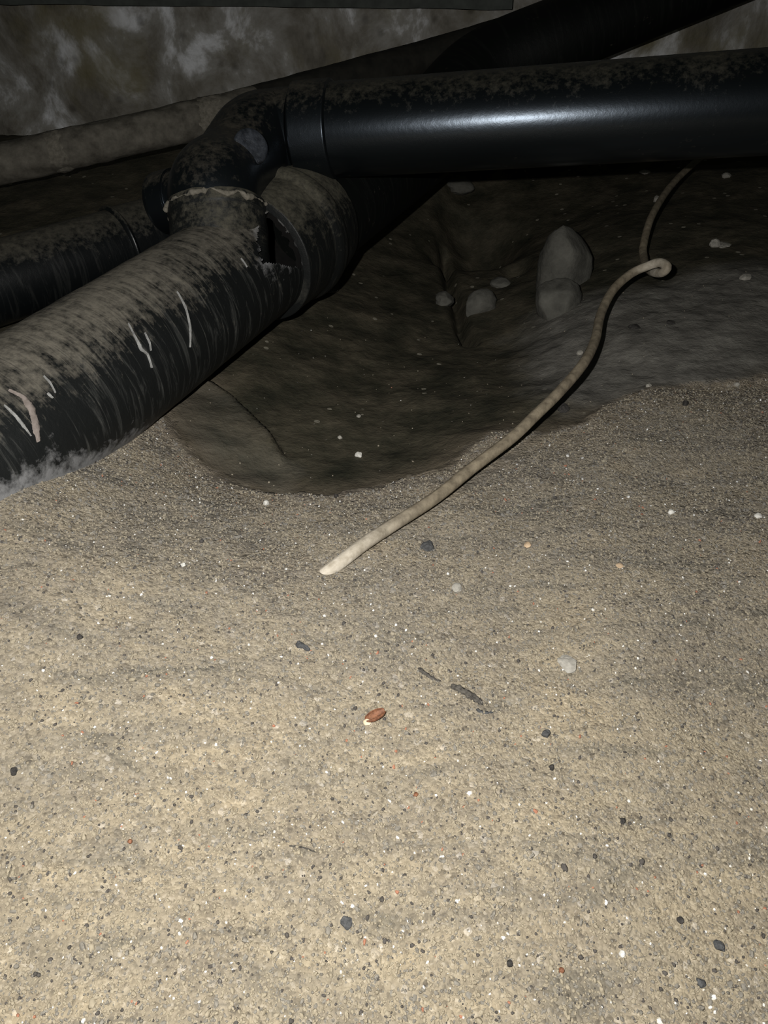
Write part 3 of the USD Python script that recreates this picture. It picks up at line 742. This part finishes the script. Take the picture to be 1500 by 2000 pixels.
for i, (px, py, w, h, mt, lab) in enumerate([
    (700, 891, 15, 13, "white_bit", "bright white pebble on the dark damp floor of the hollow"),
    (701, 814, 10, 7, "pale_grey", "tiny pale pebble in the middle of the hollow floor"),
    (664, 856, 9, 8, "pale_grey", "tiny pale pebble left above the bright white one"),
    (520, 985, 13, 12, "white_bit", "white pebble on the sand below the hollow's rim"),
    (358, 1105, 10, 10, "white_bit", "small white pebble on the left sand"),
    (1310, 1002, 14, 11, "white_bit", "small white pebble right of the cable on grey sand"),
    (1395, 480, 22, 20, "pale_grey", "pale grey pebble beyond the cable loop at right"),
    (1455, 544, 24, 13, "pale_grey", "flat whitish chip near the right edge below the pipe"),
    (1283, 393, 15, 16, "pale_grey", "small pale fleck between cable and branch pipe"),
    (1132, 692, 14, 12, "pale_grey", "whitish pebble left of the hanging cable"),
    (1480, 1010, 15, 11, "white_bit", "white stone chip at the right edge of the sand"),
    (893, 1150, 22, 13, "pale_grey", "pale flat chip on the sand right of the cable's end"),
    (1110, 1298, 40, 14, "pale_grey", "pale stone mostly sunk in the sand at right"),
    (1037, 830, 9, 10, "white_bit", "white crumb beside the cable at the hollow's rim"),
    (1214, 1865, 13, 13, "white_bit", "round white pebble in the foreground sand"),
    (1258, 338, 24, 8, "pale_grey", "pale smear-thin chip under the branch pipe, left of the cable's top"),
    (1418, 346, 18, 11, "pale_grey", "tan-grey pebble right of the cable's top, under the branch pipe"),
    (1412, 480, 30, 8, "pale_grey", "low pale flake touching the pebble beyond the cable loop"),
    (1266, 755, 12, 8, "pale_grey", "pale crumb on the sand edge right of the cable"),
    (1438, 753, 12, 9, "pale_grey", "pale crumb on the sand's far edge near the right border"),
]):
    if mt:
        put_rock("pebble", px, py, w, h, M[mt], lab, "pebble", 20 + i, .3, smooth=False)
for i, (px, py, w, h, mt, lab) in enumerate([
    (836, 1070, 27, 18, "char", "slate-dark oval clod on the sand below the cable"),
    (157, 1247, 13, 10, "dark_bit", "black crumb on the sand at the left"),
    (1077, 1501, 13, 14, "dark_bit", "black crumb below the pale sunken stone"),
    (1066, 1436, 16, 17, "char", "dark grey crumb right of the twig's forked end"),
    (1338, 790, 13, 14, "dark_bit", "black crumb on the grey sand near the right edge"),
    (657, 971, 9, 11, "dark_bit", "black crumb at the front rim of the hollow"),
    (28, 1508, 16, 11, "dark_bit", "dark crumb at the left edge of the sand"),
    (1215, 1604, 13, 11, "dark_bit", "black crumb on the rumpled sand at right"),
    (1327, 1799, 13, 13, "dark_bit", "black crumb in the right foreground"),
    (1368, 1922, 18, 15, "char", "dark grey crumb in the bottom right foreground"),
    (1307, 1633, 9, 8, "dark_bit", "tiny black speck up right of the rumpled patch"),
    (995, 1883, 13, 13, "dark_bit", "dark crumb in the centre foreground"),
    (678, 1803, 24, 12, "char", "flat dark flake in the foreground left of centre"),
    (1405, 1848, 22, 14, "char", "dark flake right of the black foreground crumb"),
    (1098, 800, 26, 20, "dark_bit", "dark clod under the cable at the edge of the hollow"),
    (1310, 632, 20, 9, "dark_bit", "dark splinter on the grey slope right of the cable"),
    (1236, 640, 22, 10, "dark_bit", "dark crumb on the grey slope beside the cable"),
]):
    put_rock("dirt_clod", px, py, w, h, M[mt], lab, "dirt", 50 + i, .3, smooth=False, roughness=.55)
for i, (px, py, w, h, mt, lab) in enumerate([
    (1030, 1066, 16, 8, "tan_bit", "orange-tan chip on the sand right of the dark clod"),
    (1210, 1106, 15, 5, "tan_bit", "thin tan splinter on the sand below the middle right"),
    (812, 1553, 10, 8, "chip", "tiny orange-red grain in the centre foreground"),
    (255, 1645, 10, 9, "chip", "tiny orange-brown grain in the left foreground"),
    (1096, 1896, 12, 11, "chip", "reddish grain in the bottom foreground"),
]):
    put_rock("gravel_chip", px, py, w, h, M[mt], lab, "gravel", 80 + i, .3)

# brown curled chip
g, zc = ground_at(733, 1402)
u = zc / F
cz = float(gh(g[0], g[1]))
chip = thing("seed_husk", "curled reddish brown husk with a pale end on the middle of the sand", "husk", (g[0], g[1], cz))
yy, aa = np.meshgrid(np.linspace(-1, 1, 22), np.linspace(.80 * np.pi, 2.0 * np.pi, 18), indexing="ij")
wd = np.sqrt(np.clip(1 - .85 * yy**2, .02, 1))
rr = 11 * u * wd
X, Yc, Z = yy * 21 * u, np.cos(aa) * rr, np.sin(aa) * rr * .75
ang = math.radians(28)
def husk_shell(r_in):
    return np.stack([g[0] + X * math.cos(ang) - Yc * r_in * math.sin(ang), g[1] + (X * math.sin(ang) + Yc * r_in * math.cos(ang)) * 1.1, cz + .0005 + (Z * r_in + 8 * u)], -1)
o_, i_ = husk_shell(1.0), husk_shell(.82)
kk = np.arange(o_.shape[0] * o_.shape[1]).reshape(o_.shape[:2])
qq = np.stack([kk[:-1, :-1], kk[:-1, 1:], kk[1:, 1:], kk[1:, :-1]], -1).reshape(-1, 4)
nb = kk.size
loop = np.r_[kk[0, :], kk[1:, -1], kk[-1, -2::-1], kk[-2:0:-1, 0]]
lp = np.c_[loop, np.roll(loop, -1), np.roll(loop, -1) + nb, loop + nb]
obj("shell", (np.vstack([o_.reshape(-1, 3), i_.reshape(-1, 3)]), np.vstack([qq, qq[:, ::-1] + nb, lp])), M["chip"], chip)
pm = rock((8 * u, 7 * u, 5 * u), 91, 2); pm.apply_translation([g[0] - 15 * u, g[1] - 12 * u, cz + 4 * u])
tag(obj("kernel", pm, M["chip_pale"], chip, smooth=40), "pale end of the husk")

# twigs
def twig(pixels, wpx, material, label, seed, lift=.0006):
    P = []
    for px, py in pixels:
        q, zc = ground_at(px, py)
        P.append(q + [0, 0, lift])
    u = zc / F
    s = spline(P, .0007)
    x = np.linspace(0, 1, len(s))
    rad = wpx * u / 2 * np.interp(x, [0, .08, .5, .9, 1], [.5, 1, .95, .75, .25])
    o = obj("twig", tube(s, rad, 12, True, wobble(wpx * u * .8, 450, 3, seed))[:2], material, smooth=50, loc=P[0])
    return tag(o, label, "twig")
twig([(580, 1256), (592, 1264), (605, 1272)], 12, M["char"], "short dark grey twig scrap on the sand left of the middle", 1)
twig([(817, 1305), (830, 1315), (846, 1326), (862, 1331)], 9, M["bark"], "slender broken twig half sunk in the sand", 2, -.0002)
tw = [(880, 1342), (895, 1347), (912, 1356), (930, 1368), (942, 1377)]
twig(tw, 14, M["bark"], "longest dark twig, at the middle right of the sand", 3)
twig([(930, 1385), (942, 1392), (955, 1392), (966, 1388)], 8, M["char"], "crooked sooty twig scrap below the end of the longest twig", 4, -.0002)
twig([(565, 1653 + 0), (590, 1656), (618, 1666)], 3, M["bark"], "thin dark root fibre in the left foreground", 5)

# ------------------------------------------------------------------ loose sand grains
N = 90000
g = np.random.default_rng(11)
xy = np.c_[g.uniform(-.62, .62, 4 * N), .07 + .75 * g.uniform(0, 1, 4 * N) ** 1.35]
keep = np.abs(xy[:, 0]) < .12 + .80 * xy[:, 1]
xy = xy[keep]
sd = signed(DAMP, xy[:, 0], xy[:, 1])
dense = np.where(sd < -.004, 1.0, .004)
xy = xy[g.uniform(size=len(xy)) < dense][:N]
size = np.clip(g.lognormal(np.log(.00050), .32, len(xy)), .00025, .0014)
kindp = g.choice(5, len(xy), p=[.60, .32, .055, .020, .005])
size[kindp == 3] *= .85
z = gh(xy[:, 0], xy[:, 1]) + size * .25
# keep grains off the cable and the twigs
tree = cKDTree(cs[:, :2])
far = tree.query(xy)[0] > RC
xy, size, kindp, z = xy[far], size[far], kindp[far], z[far]
pi = UsdGeom.PointInstancer.Define(stage, "/World/sand_grain")
tag(pi.GetPrim(), "loose coarse sand grains scattered over the sandy ground", "sand", kind="stuff")
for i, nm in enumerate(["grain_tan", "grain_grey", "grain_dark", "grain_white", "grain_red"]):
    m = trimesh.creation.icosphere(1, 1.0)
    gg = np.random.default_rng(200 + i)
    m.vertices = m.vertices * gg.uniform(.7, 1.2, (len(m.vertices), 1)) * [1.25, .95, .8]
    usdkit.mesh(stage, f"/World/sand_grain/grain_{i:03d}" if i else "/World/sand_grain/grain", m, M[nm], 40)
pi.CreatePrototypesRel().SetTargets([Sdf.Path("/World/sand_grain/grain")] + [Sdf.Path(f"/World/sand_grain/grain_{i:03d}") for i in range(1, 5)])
pi.CreateProtoIndicesAttr(Vt.IntArray.FromNumpy(kindp.astype(np.int32)))
pi.CreatePositionsAttr(Vt.Vec3fArray.FromNumpy(np.c_[xy, z].astype(np.float32)))
pi.CreateScalesAttr(Vt.Vec3fArray.FromNumpy((size[:, None] * g.uniform(.75, 1.3, (len(size), 3))).astype(np.float32)))
qr = g.normal(size=(len(xy), 4)); qr /= np.linalg.norm(qr, axis=1, keepdims=True)
pi.CreateOrientationsAttr(Vt.QuathArray([Gf.Quath(float(a), float(b), float(c), float(d)) for a, b, c, d in qr]))
